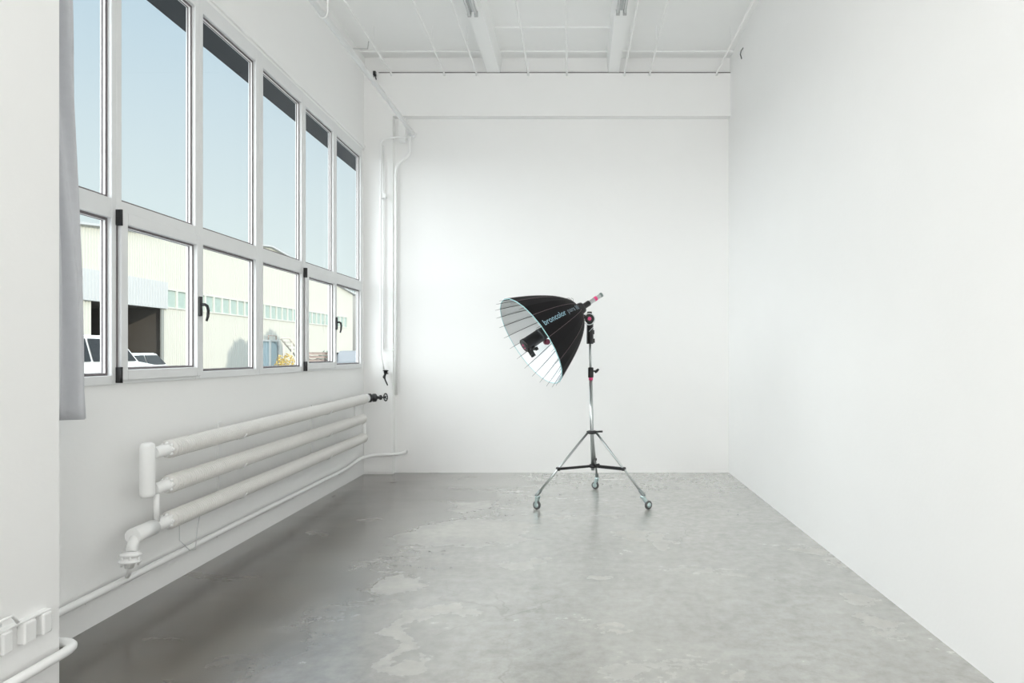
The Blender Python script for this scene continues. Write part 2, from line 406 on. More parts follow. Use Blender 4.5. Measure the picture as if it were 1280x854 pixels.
# ---------------------------------------------------------------- curtain by the pier
cb = MB(); NU, NZ = 64, 40
prof = [(3.75, 3.04), (3.05, 3.056), (2.6, 3.09), (2.15, 3.13), (1.75, 3.155), (1.4, 3.165), (1.094, 3.168)]
def yr(z):
    for (za, ya), (zb, yb) in zip(prof, prof[1:]):
        if zb <= z <= za: return ya + (yb - ya) * (za - z) / (za - zb)
    return prof[-1][1]
rows = []
for j in range(NZ + 1):
    z = 3.75 + (1.094 - 3.75) * j / NZ; row = []
    k = .4 + .6 * min(1, (3.75 - z) / 2)
    for i in range(NU + 1):
        u = i / NU; y = 2.79 + (yr(z) - 2.79) * u
        x = -2.34 + .03 * k * math.sin(u * 17 + .8 * math.sin(z * 1.3)) + .012 * math.sin(u * 41 + z * 2) + .01 * math.sin(z * 3 + u * 5)
        if j > NZ - 3: x += .004 * (j - NZ + 2) * math.sin(u * 9)
        row.append(cb.b.verts.new((x, y, z)))
    rows.append(row)
for j in range(NZ):
    for i in range(NU):
        f = cb.b.faces.new((rows[j][i], rows[j][i + 1], rows[j + 1][i + 1], rows[j + 1][i])); f.smooth = True
cur = cb.build('curtain', CURT)
md = cur.modifiers.new('solid', 'SOLIDIFY'); md.thickness = .004
tag(cur, 'grey cloth curtain gathered beside the near pier at the left edge of the windows', 'curtain')

# ---------------------------------------------------------------- radiator of three finned tubes
rad = empty('radiator', (-2.35, 5.4, .40)); tag(rad, 'white wall radiator of three long finned tubes under the windows', 'radiator')
XRD = -2.35; XP = XL + .048
def fins(y0, z0, y1, z1, name):
    bb = MB(); n = int((y1 - y0) / .021); prof = []
    Lg = math.hypot(y1 - y0, z1 - z0); p = Lg / n
    for k in range(n):
        prof += [(k * p, .042), (k * p + .3 * p, .042), (k * p + .42 * p, .0535), (k * p + .86 * p, .0535)]
    prof.append((Lg, .045)); prof = [(0, .03)] + prof + [(Lg + .001, .03)]
    bb.lathe((XRD, y0, z0), (0, y1 - y0, z1 - z0), prof, 22)
    return bb.build(name, FIN, rad)
tubes = [(3.80, .852, 7.27, .901), (3.80, .650, 7.22, .690), (3.80, .443, 7.25, .477)]
for t in tubes: fins(*t, 'finned_tube')
for (y0, z0, y1, z1) in tubes:   # smooth collars with a flower-like clamp at the near end
    bb = MB(); bb.lathe((XRD, y0 - .13, z0 - .002), (0, 1, 0), [(0, .032), (.13, .034), (.135, .034)], 20)
    for k in range(8):
        a = k * math.pi / 4; c = Vector((XRD + .036 * math.cos(a), y0 - .012, z0 + .036 * math.sin(a)))
        bb.lathe(c, (0, 1, 0), [(-.006, .006), (-.002, .009), (.012, .009)], 8)
    bb.build('end_collar', PIPE, rad)
bb = MB()
hy = 3.62
ring_pts = []
bb.lathe((XRD, hy, .615), (0, 0, 1), [(0, .028), (.012, .037), (.025, .038), (.275, .038), (.29, .034), (.30, .02)], 20)
bb.build('header', PIPE, rad)
MB().tube([(XRD + .01, 3.68, .62), (XRD + .01, 3.685, .47)], .016, 12).build('riser', PIPE, rad)
bb = MB(); bb.tube([(XRD, 3.67, .44), (XRD, 3.50, .435)], .042, 20)
bb.tube([(XRD, 3.53, .435), (XRD + .005, 3.50, .40), (XRD + .01, 3.475, .36)], .028, 14)
bb.build('outlet_elbow', PIPE, rad)
bb = MB(); c = Vector((XRD + .01, 3.47, .355))
bb.lathe(c, (0, -.15, -1), [(-.01, .028), (.0, .05), (.012, .052), (.02, .034), (.03, .034), (.036, .052), (.048, .05), (.052, .025), (.075, .02)], 18)
for a in range(6):
    bb.lathe(c + Vector((.042 * math.cos(a * 1.047), .042 * math.sin(a * 1.047), -.03)), (0, 0, 1), [(-.03, .006), (.035, .006)], 6)
bb.build('flange_valve', PIPE, rad)
MB().tube([c + Vector((0, -.01, -.07)), (XRD - .04, 3.53, .23), (XP, 3.59, .19)], .0125, 10).build('drain_pipe', PIPE, rad)
bb = MB()
bb.tube([(XRD, 7.25, .901), (XRD, 7.40, .903)], .044, 18); bb.build('outlet_stub', PIPE, rad)
bb = MB(); bb.tube([(XRD - .01, 7.27, .690), (XRD - .01, 7.31, .690), (XRD - .01, 7.31, .477), (XRD - .01, 7.26, .477)], .02, 12, fillet=.04)
bb.tube([(XRD - .06, 7.16, .84), (XRD - .06, 7.16, .70)], .012, 8); bb.build('riser', PIPE, rad)
for y_ in (4.6, 6.2):
    bb = MB()
    for t in tubes:
        z_ = t[1] + (t[3] - t[1]) * (y_ - t[0]) / (t[2] - t[0])
        bb.box(XL, XRD, y_ - .012, y_ + .012, z_ - .062, z_ - .05); bb.tube([(XRD, y_, z_ - .056), (XRD + .03, y_, z_ - .05), (XRD + .054, y_, z_ - .02)], .005, 6)
    bb.box(XL, XL + .012, y_ - .02, y_ + .02, .36, .92); bb.build('wall_bracket', PIPE, rad)
bb = MB()
bb.tube([(XRD + .03, 3.86, .40), (XRD + .025, 3.87, .31), (XRD + .05, 3.93, .235), (XRD + .055, 3.98, .225), (XRD + .03, 4.04, .33), (XRD + .03, 4.07, .41)], .0022, 6)
bb.build('hanging_wire', mat('pale_wire', (.6, .61, .61), .5), rad)
# black valve at the far end
v0 = px(458, 496, Y=7.42); bb = MB(); y_, z_ = 7.42, v0.z
xx = XRD
bb = MB(); bb.lathe((XRD + .005, 7.40, .903), (.35, .35, 0), [(0, .046), (.012, .05), (.03, .05), (.035, .035), (.06, .034), (.063, .046), (.09, .046), (.095, .018), (.14, .016), (.145, .028), (.16, .028), (.165, .008), (.215, .008)], 14)
vp = Vector((XRD + .005, 7.40, .903)); vd = Vector((.35, .35, 0)).normalized()
val = bb.build('valve', BLACK, rad); 
bb = MB(); hc = vp + vd * .215; bb.torus(hc, vd, .042, .006, 24, 8)
for a in range(3): 
    q = Vector((0, 0, 1)) * math.cos(a * 1.047) + vd.cross(Vector((0, 0, 1))) * math.sin(a * 1.047); bb.tube([hc - q * .04, hc + q * .04], .004, 6)
bb.build('handwheel', BLACK, val)

# ---------------------------------------------------------------- pipes
bb = MB()
XQ = -2.096
bb.tube([(XQ, 1.9, .18), (XQ, P0 + .055, .18), (XP, P0 + .06, .18), (XP, 3.0, .18), (XP, 7.0, .185), (XP, 7.42, .225), (XP + .10, 7.62, .235), (px(491, 0, Y=7.66).x - .02, 7.65, .235), (px(503, 0, Y=7.67).x, 7.67, .245), (px(507, 0, Y=7.77).x, 7.79, .25)], .0195, 14, fillet=.10)
for y_ in (3.3, 4.5, 5.7, 6.8): bb.box(XL + .001, XP, y_ - .008, y_ + .008, .155, .165)
for y_ in (2.2, 2.6): bb.box(-2.149, XQ, y_ - .008, y_ + .008, .158, .166)
tag(bb.build('heating_pipe', PIPE), 'white heating pipe curling around the near pier and running low along the window wall', 'pipe')
# row of boxes on the pier
so = empty('socket_strip', (-2.15, 2.4, .29)); tag(so, 'row of small white boxes under a thin rail on the near pier, low at left', 'socket strip')
bb = MB(); 
for (a, c) in ((2.285, 2.345), (2.375, 2.425), (2.445, 2.49), (2.54, 2.60), (2.63, 2.675)):
    pb = MB(); pb.box(-2.152, -2.118, a, c, .282, .366, .007); pb.build('box', PIPE, so)
bb = MB(); bb.box(-2.152, -2.125, 2.2, 2.68, .366, .376, .004); bb.tube([(-2.125, 2.15, .40), (-2.125, 2.44, .402)], .008, 8)
bb.tube([(-2.125, 2.40, .385), (-2.12, 2.43, .418), (-2.115, 2.48, .42), (-2.115, 2.505, .385)], .006, 8); bb.build('rail', PIPE, so)

# overhead pipe, its hanger and branches
XO, ZO = px(517, 168, Y=7.55).x, px(517, 168, Y=7.55).z
op = empty('overhead_pipe', (XO, 7.5, ZO)); tag(op, 'long white pipe hung under the ceiling above the windows', 'pipe')
bb = MB(); bb.tube([(XO, -3.3, ZO), (XO, 7.55, ZO)], .024, 16); bb.lathe((XO, 7.52, ZO), (0, 1, 0), [(0, .026), (.005, .034), (.035, .034), (.04, .02)], 16)
bb.build('main_run', PIPE, op)
for Yh in (4.87, 2.4):
    bb = MB(); bb.tube([(XO + .035, Yh, ZS + .005), (XO + .035, Yh, ZO + .005), (XO + .02, Yh, ZO - .03), (XO - .02, Yh, ZO - .03), (XO - .035, Yh, ZO + .005), (XO - .035, Yh, ZO + .05)], .006, 8, fillet=.02)
    bb.build('hanger', PIPE, op)
Yq = 7.62
b1 = MB(); q = lambda x, y: px(x, y, Y=Yq)
b1.tube([q(512, 165), q(512, 193), q(496, 207), px(494.8, 214, Y=Yq), px(494.8, 300, Y=Yq), px(494.8, 494, Y=Yq)], .0165, 12, fillet=.05)
b1.tube([q(512, 168) , (XO, 7.55, ZO)], .02, 12)
tag(b1.build('down_pipe', PIPE), 'white pipe dropping down the edge of the corner column', 'pipe')
b2 = MB(); b2.tube([q(511, 172), q(497, 171), q(476, 175), q(475.5, 300), q(476, 445), px(480, 462, Y=7.62)], .0105, 10, fillet=.05)
b2.tube([px(479.5, 182, Y=7.68), px(479.5, 437, Y=7.68)], .007, 8)
b2.box(q(473.5, 0).x, q(482, 0).x, 7.625, 7.70, q(0, 247).z, q(0, 241).z, .004)
b2.box(q(475, 0).x, q(493, 0).x, 7.685, 7.70, q(0, 438).z, q(0, 437).z)
tag(b2.build('thin_pipe', PIPE), 'thin white pipe on the face of the corner column ending at a black cock', 'pipe')
b3 = MB(); b3.box(q(498, 0).x, q(506, 0).x, 7.63, 7.70, q(0, 176).z, q(0, 146).z + .0, .003)
tag(b3.build('pipe_bracket', PIPE), 'white bracket under the back beam holding the pipe bends', 'bracket')
cx = px(482, 466, Y=7.62)
b4 = MB(); b4.lathe(cx + Vector((0, 0, .015)), (0, 0, 1), [(-.03, .01), (-.02, .022), (.0, .022), (.004, .03), (.012, .032), (.016, .02)], 12)
b4.tube([cx + Vector((0, -.01, -.01)), cx + Vector((-.012, -.02, -.05)), cx + Vector((-.002, -.02, -.07))], [.013, .016, .010], 8)
b4.tube([cx + Vector((-.006, -.025, -.06)), cx + Vector((.012, -.03, -.10)), cx + Vector((.032, -.03, -.145))], [.009, .008, .007], 8)
b4.tube([cx + Vector((0, -.02, -.01)), cx + Vector((0, .08, -.01))], .008, 8)
tag(b4.build('stop_cock', BLACK), 'black stop cock with lever on the corner column', 'valve')
# flat duct cover on the lower half of the column
struct(MB().box(XL + .01, px(491, 0, Y=YC).x - .002, YC - .008, YC + .001, 0.02, px(0, 495, Y=YC).z).build('trim_9', WALL))

# ceiling conduits
for n_, (xa, xb) in enumerate(((430, 488), (516, 554.5), (563.5, 595), (645, 660), (707, 708.5), (797.8, 781), (835, 812.7), (942, 896.5))):
    A = Vector(((xa - VX) / F * 6.084, 6.084, 4.64)); B = Vector(((xb - VX) / F * 7.64, 7.67, 4.64))
    A = B + (A - B) * (5.7 / 1.586)
    bb = MB(); bb.tube([A, B, B + Vector((0, .015, -.025))], .0105, 8)
    for Yk in (3.2, 5.2, 7.0):
        t = (Yk - A.y) / (B.y - A.y); P = A + (B - A) * t; bb.tube([P, P + Vector((0, 0, ZS - P.z))], .0022, 6)
    where = ('first ceiling rod from the window wall', 'second ceiling rod from the window wall', 'ceiling rod hugging the window side of the left beam',
             'ceiling rod just right of the left beam', 'ceiling rod midway between the two beams', 'ceiling rod hugging the right side of the right beam',
             'ceiling rod between the right beam and the wall rod', 'ceiling rod nearest the right wall')[n_]
    tag(bb.build('ceiling_rod', PIPE), 'thin white ' + where, 'rod', 'white rods under the ceiling')

# fluorescent fittings on the beams
LAMPG = mat('milky_tube_glass', (.78, .80, .80), .15)
def fitting(xc, yend, label):
    r = empty('strip_light', (xc, yend - .75, ZT)); tag(r, label, 'ceiling light', 'strip lights on the ceiling beams')
    bb = MB(); bb.box(xc - .055, xc + .055, yend - 1.5, yend, ZT - .032, ZT, .004); bb.build('housing', PIPE, r)
    for s_ in (-1, 1):
        bb = MB(); bb.tube([(xc + s_ * .032, yend - 1.45, ZT - .056), (xc + s_ * .032, yend - .045, ZT - .056)], .015, 12); bb.build('tube', LAMPG, r)
        for ye in (yend - .045, yend - 1.485):
            bb = MB(); bb.box(xc + s_ * .032 - .018, xc + s_ * .032 + .018, ye, ye + .03, ZT - .078, ZT - .03, .004); bb.build('lamp_holder', mat('grey_lamp_holder', (.5, .51, .51), .5), r)
    bb = MB(); bb.box(xc - .013, xc + .013, yend - 1.4, yend - .04, ZT - .038, ZT - .031); bb.build('reflector_strip', CHROME, r)
fitting(-1.0, 6.31, 'twin tube strip light on the left ceiling beam')
fitting(.405, 6.28, 'twin tube strip light on the right ceiling beam')
# little black anchors
for (x_, y_, Yd, lab) in ((469, 93, 7.69, 'small black bracket stub high on the back beam near the window wall'), ):
    p = px(x_, y_, Y=Yd); bb = MB(); bb.box(p.x - .018, p.x + .012, Yd - .03, Yd + .01, p.z - .02, p.z + .03, .003); bb.tube([p, p + Vector((.02, -.03, -.07))], .006, 6); bb.tube([p, p + Vector((-.012, -.03, -.05))], .005, 6)
    tag(bb.build('anchor_stub', BLACK), lab, 'bracket')
p = px(928, 62, X=XR - .01); bb = MB(); bb.tube([p + Vector((.01, 0, .02)), p + Vector((-.012, .01, -.01)), p + Vector((-.01, .05, -.03)), p + Vector((.01, .07, -.07))], .006, 6)
tag(bb.build('anchor_stub', mat('dark_grey_metal', (.12, .12, .12), .5)), 'small dark hook high on the right wall under the ceiling', 'bracket')
p = px(455, 61, Y=7.2); bb = MB(); bb.tube([(XL, p.y, p.z), (p.x + .04, p.y, p.z), (p.x + .05, p.y, p.z + .08)], .006, 6)
tag(bb.build('wall_hook', mat('light_grey_metal', (.5, .5, .5), .5)), 'small grey hook high above the far window near the ceiling', 'hook')

# ---------------------------------------------------------------- light stand
PX_, PY_ = .135, 6.23
st = empty('light_stand', (PX_, PY_, 0)); tag(st, 'steel wheeled tripod light stand on the concrete floor', 'light stand')
def polept(z): return Vector((PX_ - .022 * (z - .31), PY_, z))
MB().tube([polept(.305), polept(1.165)], .0165, 18).build('lower_pole', CHROME, st)
MB().tube([polept(1.16), polept(1.52)], .0115, 16).build('upper_pole', CHROME, st)
bb = MB(); bb.lathe(polept(1.175), (0, 0, 1), [(0, .024), (.005, .026), (.09, .026), (.095, .02)], 16)
bb.build('clamp', BLACK, st)
MB().lathe(polept(1.15), (0, 0, 1), [(0, .02), (.026, .02)], 16).build('pink_ring', PINK, st)
bb = MB(); k0 = polept(1.235); bb.tube([k0, k0 + Vector((.045, -.01, 0))], .008, 8); bb.tube([k0 + Vector((.04, -.01, -.012)), k0 + Vector((.055, -.012, 0)), k0 + Vector((.075, -.012, .02))], [.012, .014, .009], 10)
bb.build('clamp_knob', BLACK, st)
bb = MB(); bb.lathe(polept(.645), (0, 0, 1), [(0, .03), (.006, .05), (.026, .052), (.032, .03)], 20)
kk = polept(.665); bb.tube([kk, kk + Vector((.10, -.01, .004))], .009, 8); bb.build('leg_collar', BLACK, st)
hub = polept(.345)
bb = MB(); bb.lathe(hub - Vector((0, 0, .018)), (0, 0, 1), [(0, .024), (.004, .03), (.032, .03), (.036, .024)], 16)
bb.tube([hub + Vector((.02, -.03, .01)), hub + Vector((.06, -.05, .02))], .012, 8); bb.build('spreader_hub', BLACK, st)
wheels = [px(671, 637, z=0), px(810.5, 637, z=0), px(744, 611.5, z=0)]
for i, wp in enumerate(wheels):
    wp = Vector((wp.x, wp.y, 0)); out = (wp - Vector((PX_, PY_, 0))); out.z = 0; out.normalize()
    top = polept(.66) + out * .045; foot = wp + Vector((0, 0, .135)) - out * .02 + Vector((-.012, 0, 0))
    if i == 1: foot += Vector((-.02, 0, 0))
    if i == 2: foot += Vector((.03, 0, 0))
    ln = foot - top
    lg = MB().tube([top, foot], .0105, 12).build('leg', CHROME, st)
    t_ = (.66 - .32) / (.66 - .135); J = top + ln * (.60)
    br = MB(); d_ = (J - hub); sx = d_.cross(Vector((0, 0, 1))).normalized(); dn = d_.normalized()
    br.obox(hub + d_ * .5, dn, sx, dn.cross(sx), d_.length, .012, .022, .003)
    br.lathe(J - dn * .016, dn, [(0, .018), (.03, .018)], 10)
    br.build('spreader_arm', BLACK, st)
    # caster
    sock = MB().lathe(foot + ln.normalized() * -.05, ln, [(0, .014), (.01, .017), (.07, .017), (.075, .012)], 14).build('leg_socket', mat('dark_steel', (.25, .28, .28), .4, .7), lg)
    cst = empty('caster', (0, 0, 0)); cst.parent = st; cst.location = wp - Vector(st.location)
    ax = (Vector((.55, .83, 0)), Vector((-.6, .8, 0)), Vector((.45, .9, 0)))[i].normalized()
    fw = ax.cross(Vector((0, 0, 1)))
    hubc = wp + Vector((0, 0, .040))
    mount = Vector((foot.x, foot.y, .118))
    fk = MB(); fk.lathe(mount - Vector((0, 0, .014)), (0, 0, 1), [(0, .02), (.004, .024), (.014, .024), (.02, .012), (.03, .012)], 14)
    for s_ in (-1, 1):
        a_ = mount + ax * .017 * s_ - Vector((0, 0, .008)); c_ = hubc + ax * .017 * s_
        m_ = (a_ + c_) / 2
        dd = (c_ - a_); fk.obox(m_, dd.normalized(), ax, dd.normalized().cross(ax), dd.length + .016, .003, .026, .001)
    fk.lathe(hubc - ax * .022, ax, [(0, .006), (.044, .006)], 8)
    fk.obox(mount - Vector((0, 0, .012)), ax, fw, Vector((0, 0, 1)), .04, .034, .005, .001)
    fk.build('fork', ZINC, cst)
    wh = MB(); wh.lathe(hubc - ax * .011, ax, [(0, .026), (.0005, .034), (.004, .039), (.018, .039), (.0215, .034), (.022, .026)], 26); wh.build('tyre', RUBBER, cst)
    wh = MB(); wh.lathe(hubc - ax * .0125, ax, [(0, .008), (.001, .024), (.024, .024), (.025, .008)], 20); wh.build('wheel_hub', ZINC, cst)

# ---------------------------------------------------------------- parabolic umbrella reflector
AP = px(724, 387, Y=6.17); RR, LL = .445, .577
d = Vector((-.772, -.39, -.536)).normalized()
m0 = Vector((.571, 0, -.823)); e1 = (m0 - d * m0.dot(d)).normalized(); e2 = d.cross(e1)
if e2.y > 0: e2 = -e2
pr = empty('parabolic_umbrella', tuple(AP)); tag(pr, 'black parabolic umbrella reflector with silver lining on the wheeled stand', 'reflector')
PH = R_(10)
def surf(t, th, off=0):
    r = RR * math.sqrt(max(t, .012)) + off
    return AP + d * (t * LL) + (e1 * math.sin(th) + e2 * math.cos(th)) * r
NT = 18; ts = [(.015 + .985 * (k / NT) ** 1.6) for k in range(NT + 1)]
def shell(off, name, m_, parent):
    bb = MB(); seg = 24; vs = []
    for t in ts: vs.append([bb.b.verts.new(surf(t, PH + 2 * math.pi * k / seg, off)) for k in range(seg)])
    for j in range(NT):
        for k in range(seg): bb.b.faces.new((vs[j][k], vs[j][(k + 1) % seg], vs[j + 1][(k + 1) % seg], vs[j + 1][k]))
    return bb.build(name, m_, parent)
can = shell(0, 'canopy', FABRIC, pr); lin = shell(-.006, 'silver_lining', SILVER, pr)
bb = MB(); bb.tube([surf(1, PH + 2 * math.pi * k / 24, -.002) for k in range(24)], .0042, 6, closed=True); bb.build('rim_trim', TEAL, can)
for k in range(24):
    th = PH + 2 * math.pi * k / 24
    pts = [surf(t, th, -.011) for t in ts]; tip = pts[-1] + (pts[-1] - pts[-2]).normalized() * .055
    bb = MB(); bb.tube(pts + [tip], [.0022] * len(pts) + [.0010], 6); bb.build('rib', mat('dark_rib', (.05, .055, .06), .4, .3), pr)
for k in range(12):
    th = PH + 2 * math.pi * k / 12
    bb = MB(); bb.tube([surf(t, th, .0015) for t in ts], .0019, 5); bb.build('seam_piping', mat('grey_pink_piping', (.14, .10, .11), .6), can)
bb = MB(); bb.lathe(AP - d * .05, d, [(0, .026), (.006, .05), (.03, .056), (.06, .058), (.064, .045)], 24); bb.build('hub', BLACK, pr)
# focusing tube
bb = MB(); bb.lathe(AP - d * .125, d, [(0, .024), (.004, .027), (.09, .027), (.10, .03)], 20); bb.build('tube_sleeve', BLACK, pr)
bb = MB(); bb.lathe(AP - d * .262, d, [(0, .020), (.70, .020)], 16); ft = bb.build('focusing_tube', mat('frosted_tube', (.62, .64, .64), .3, .2), pr)
MB().lathe(AP - d * .215, d, [(0, .0215), (.001, .022), (.028, .022), (.029, .021)], 16).build('pink_band', PINK, ft)
MB().lathe(AP - d * .285, d, [(0, .016), (.003, .022), (.024, .022), (.026, .02)], 16).build('end_cap', mat('grey_green_cap', (.20, .25, .24), .5), ft)
# wire loops at the top of the hub
bb = MB(); q0 = surf(.02, R_(-80), .01); up = Vector((0, 0, 1)); sd_ = Vector((-1, 0, 0))
bb.tube([q0, q0 + up * .025 + sd_ * .02, q0 + up * .05 + sd_ * .05, q0 + up * .045 + sd_ * .075], .0022, 6)
bb.tube([q0 + sd_ * .01, q0 + up * .04 + sd_ * .01, q0 + up * .05 + sd_ * .03], .0022, 6); bb.build('pull_cord', mat('grey_wire', (.3, .3, .3), .5), pr)
# tilt joint and grip
jc = polept(1.725); fx = Vector((0, -1, 0))
bb = MB(); bb.lathe(jc + Vector((0, .03, 0)), fx, [(0, .03), (.004, .043), (.014, .045), (.046, .045), (.056, .043), (.06, .03)], 24)
bb.obox(jc + Vector((.0, 0, .05)), Vector((1, 0, 0)), Vector((0, 1, 0)), Vector((0, 0, 1)), .045, .045, .035, .006)
ctr = AP - d * .01 + Vector((0, 0, -.03)); dv = jc - ctr
bb.tube([ctr + Vector((0, 0, -.02)), ctr + dv * .5 + Vector((0, 0, -.015)), jc], .02, 10)
tj = bb.build('tilt_joint', BLACK, pr)
bb = MB(); bb.torus(jc + Vector((-.004, -.032, -.004)), fx, .053, .0045, 28, 8)
bb.tube([jc + Vector((-.06, -.03, .05)), jc + Vector((-.045, -.035, .02)), jc + Vector((-.05, -.035, -.03))], .005, 6); bb.build('clamp_ring', mat('light_steel', (.62, .66, .66), .3, .7), tj)
MB().lathe(jc + Vector((0, -.028, 0)), fx, [(0, .018), (.008, .018), (.012, .012)], 14).build('red_button', PINK, tj)
bb = MB(); g0 = polept(1.49)
bb.lathe(g0, (0, 0, 1), [(0, .030), (.006, .033), (.19, .031), (.2, .024), (.23, .02)], 8, smooth=False)
bb.obox(g0 + Vector((.03, 0, .03)), Vector((1, 0, 0)), Vector((0, 1, 0)), Vector((0, 0, 1)), .03, .03, .04, .004)
bb.obox(g0 + Vector((.03, 0, .11)), Vector((1, 0, 0)), Vector((0, 1, 0)), Vector((0, 0, 1)), .022, .026, .04, .004)
gr = bb.build('grip', BLACK, pr)
bb = MB(); bb.tube([g0 + Vector((-.01, -.036, .115)), g0 + Vector((.03, -.042, .155))], .0035, 6); bb.build('locking_pin', mat('light_steel', (.6, .6, .6), .3, .7), gr)

# printed lettering that follows one gore
def lettering(txt, t0, t1, hgt, th, m_, name):
    cu = bpy.data.curves.new('t', 'FONT'); cu.body = txt; cu.size = 1; cu.offset = .012; cu.resolution_u = 3
    to = bpy.data.objects.new('t', cu); COL.objects.link(to)
    dg = bpy.context.evaluated_depsgraph_get(); me = bpy.data.meshes.new_from_object(to.evaluated_get(dg))
    bpy.data.objects.remove(to); bpy.data.curves.remove(cu)
    bmx = bmesh.new(); bmx.from_mesh(me)
    for it in range(2): bmesh.ops.subdivide_edges(bmx, edges=[e_ for e_ in bmx.edges if e_.calc_length() > .12], cuts=2, use_grid_fill=False)
    bmesh.ops.triangulate(bmx, faces=bmx.faces)
    xs = [v.co.x for v in bmx.verts]; x0, x1 = min(xs), max(xs)
    # arc length table along the profile
    N_ = 200; tab = [(0, t0)]; prev = surf(t0, th)
    for k in range(1, N_ + 1):
        t = t0 + (t1 - t0) * k / N_; p_ = surf(t, th); tab.append((tab[-1][0] + (p_ - prev).length, t)); prev = p_
    tot = tab[-1][0]
    # radial direction of the flat panel pair meeting at th
    for v in bmx.verts:
        s_ = (v.co.x - x0) / (x1 - x0) * tot
        k = min(range(len(tab)), key=lambda i_: abs(tab[i_][0] - s_)); t = tab[k][1]
        r = RR * math.sqrt(t); arc = (v.co.y - .33) * hgt
        # chord-accurate surface point
        a = th + arc / r * SGN; seg = 2 * math.pi / 24
        kk_ = math.floor((a - PH) / seg); a0, a1 = PH + kk_ * seg, PH + (kk_ + 1) * seg; f_ = (a - a0) / seg
        P = surf(t, a0) * (1 - f_) + surf(t, a1) * f_
        P0_ = AP + d * (t * LL); v.co = P + (P - P0_).normalized() * .003
    me2 = bpy.data.meshes.new(name); bmx.to_mesh(me2); bmx.free(); me2.transform(Matrix.Translation(-AP)); me2.materials.append(m_)
    o = bpy.data.objects.new(name, me2); COL.objects.link(o); o.parent = can
    o.location = -Vector(can.location); return o
SGN = -1
lettering('broncolor', .93, .45, .074, R_(-6), PRINT, 'printed_word')
lettering('para 88', .40, .10, .062, R_(-6), PRINT2, 'printed_word')

# ---------------------------------------------------------------- flash head inside the umbrella
fh = empty('flash_head', tuple(AP + d * .5)); tag(fh, 'black cylindrical flash head mounted inside the silver umbrella', 'flash')
bb = MB(); bb.lathe(AP + d * .40, d, [(0, .035), (.01, .055), (.03, .060), (.22, .060), (.225, .063), (.25, .063), (.252, .052), (.246, .05)], 28); body = bb.build('body', BLACK, fh)
bb = MB(); bb.lathe(AP + d * .38, d, [(0, .03), (.025, .045)], 20); bb.build('glass_dome', mat('frosted_dome', (.7, .72, .72), .2), fh)
fe = AP + d * .648
dn_ = (Vector((0, 0, -1)) - d * Vector((0, 0, -1)).dot(d)).normalized(); sdv = d.cross(dn_)
MB().lathe(fe - d * .001, d, [(0, .048), (.006, .046)], 24).build('control_panel', mat('dark_panel', (.02, .02, .022), .3), fh)
bb = MB(); bb.lathe(fe + dn_ * -.01, d, [(0, .010), (.009, .008)], 12); bb.obox(fe + dn_ * .022 + d * .006, sdv, dn_, d, .03, .005, .005); bb.build('red_dial', PINK, fh)
bb = MB(); bb.obox(fe - d * .03 + dn_ * .085, sdv, dn_, d, .018, .08, .03, .005); bb.obox(fe - d * .075 + dn_ * .075, sdv, dn_, d, .09, .022, .02, .004)
bb.obox(fe - d * .01 + dn_ * .07 + sdv * .03, sdv, dn_, d, .016, .05, .02, .004); bb.build('bracket', BLACK, fh)
bb = MB(); bb.lathe(AP + d * .44 + dn_ * .085 - sdv * .03, sdv, [(0, .02), (.005, .026), (.05, .026), (.06, .015)], 14); bb.build('tilt_clamp', mat('maroon_plastic', (.16, .02, .05), .4), fh)
bb = MB(); bb.tube([AP + d * .50 - dn_ * .062, AP + d * .50 + dn_ * .062], .064, 6) if False else None
bb.lathe(AP + d * .46, d, [(0, .0615), (.008, .0625), (.016, .0615)], 28); bb.build('cooling_ring', mat('dark_grey_plastic', (.04, .045, .05), .4), fh)

# ---------------------------------------------------------------- outside
GR = mat('yard_asphalt', (.20, .20, .195), .85, noise=.15, nscale=2, bump=.2)
struct(MB().box(-140, -2.85, -30, 220, -.32, -.02).build('ground', GR))
XW = -25.0
def wy(x): return XW * F / (x - VX)
def wz(x, y): return H + (VY - y) / (VX - x) * -XW
wr = empty('warehouse', (XW, 53, 0)); tag(wr, 'cream corrugated metal warehouse with a gabled front seen through the windows', 'building')
def gz(Y): c = 2.15 * 25; return H + 25 * .345 - abs(Y - c) * .105
Y0w, Y1w = 19.0, wy(440.5)
D0, D1, DZ = wy(113.5), wy(203), H + .108 * 25
HB0, HB1 = H + .11 * 25, H + .158 * 25
BY0, BY1 = wy(207), wy(433.5)
bb = MB()
def corr(y0, y1, zlo, zhi, x, p=.21, dep=.035):
    n = max(1, round((y1 - y0) / p)); p = (y1 - y0) / n; xs = []
    for k in range(n):
        a = y0 + k * p; xs += [(a, x), (a + .42 * p, x), (a + .55 * p, x + dep), (a + .87 * p, x + dep)]
    xs.append((y1, x)); 
    fr = []
    for (yy, xx_) in xs:
        zl = zlo(yy) if callable(zlo) else zlo; zh = zhi(yy) if callable(zhi) else zhi
        fr.append((bb.b.verts.new((xx_, yy, zl)), bb.b.verts.new((xx_, yy, zh))))
    for (a, b_), (c, e_) in zip(fr, fr[1:]): bb.b.faces.new((a, c, e_, b_))
corr(Y0w, D0, -.02, gz, XW); corr(D0, D1, DZ, gz, XW); corr(D1, BY0, -.02, gz, XW)
corr(BY0, BY1, -.02, HB0, XW); corr(BY0, BY1, HB1, gz, XW); corr(BY1, Y1w, -.02, gz, XW)
bb.build('facade', CREAM, wr)
bb = MB(); bb.prism([(XW - .06, Y1w, -.02), (XW - .06, Y1w, gz(Y1w)), (XW - 30, Y1w, gz(Y1w)), (XW - 30, Y1w, -.02)], (0, .1, 0))
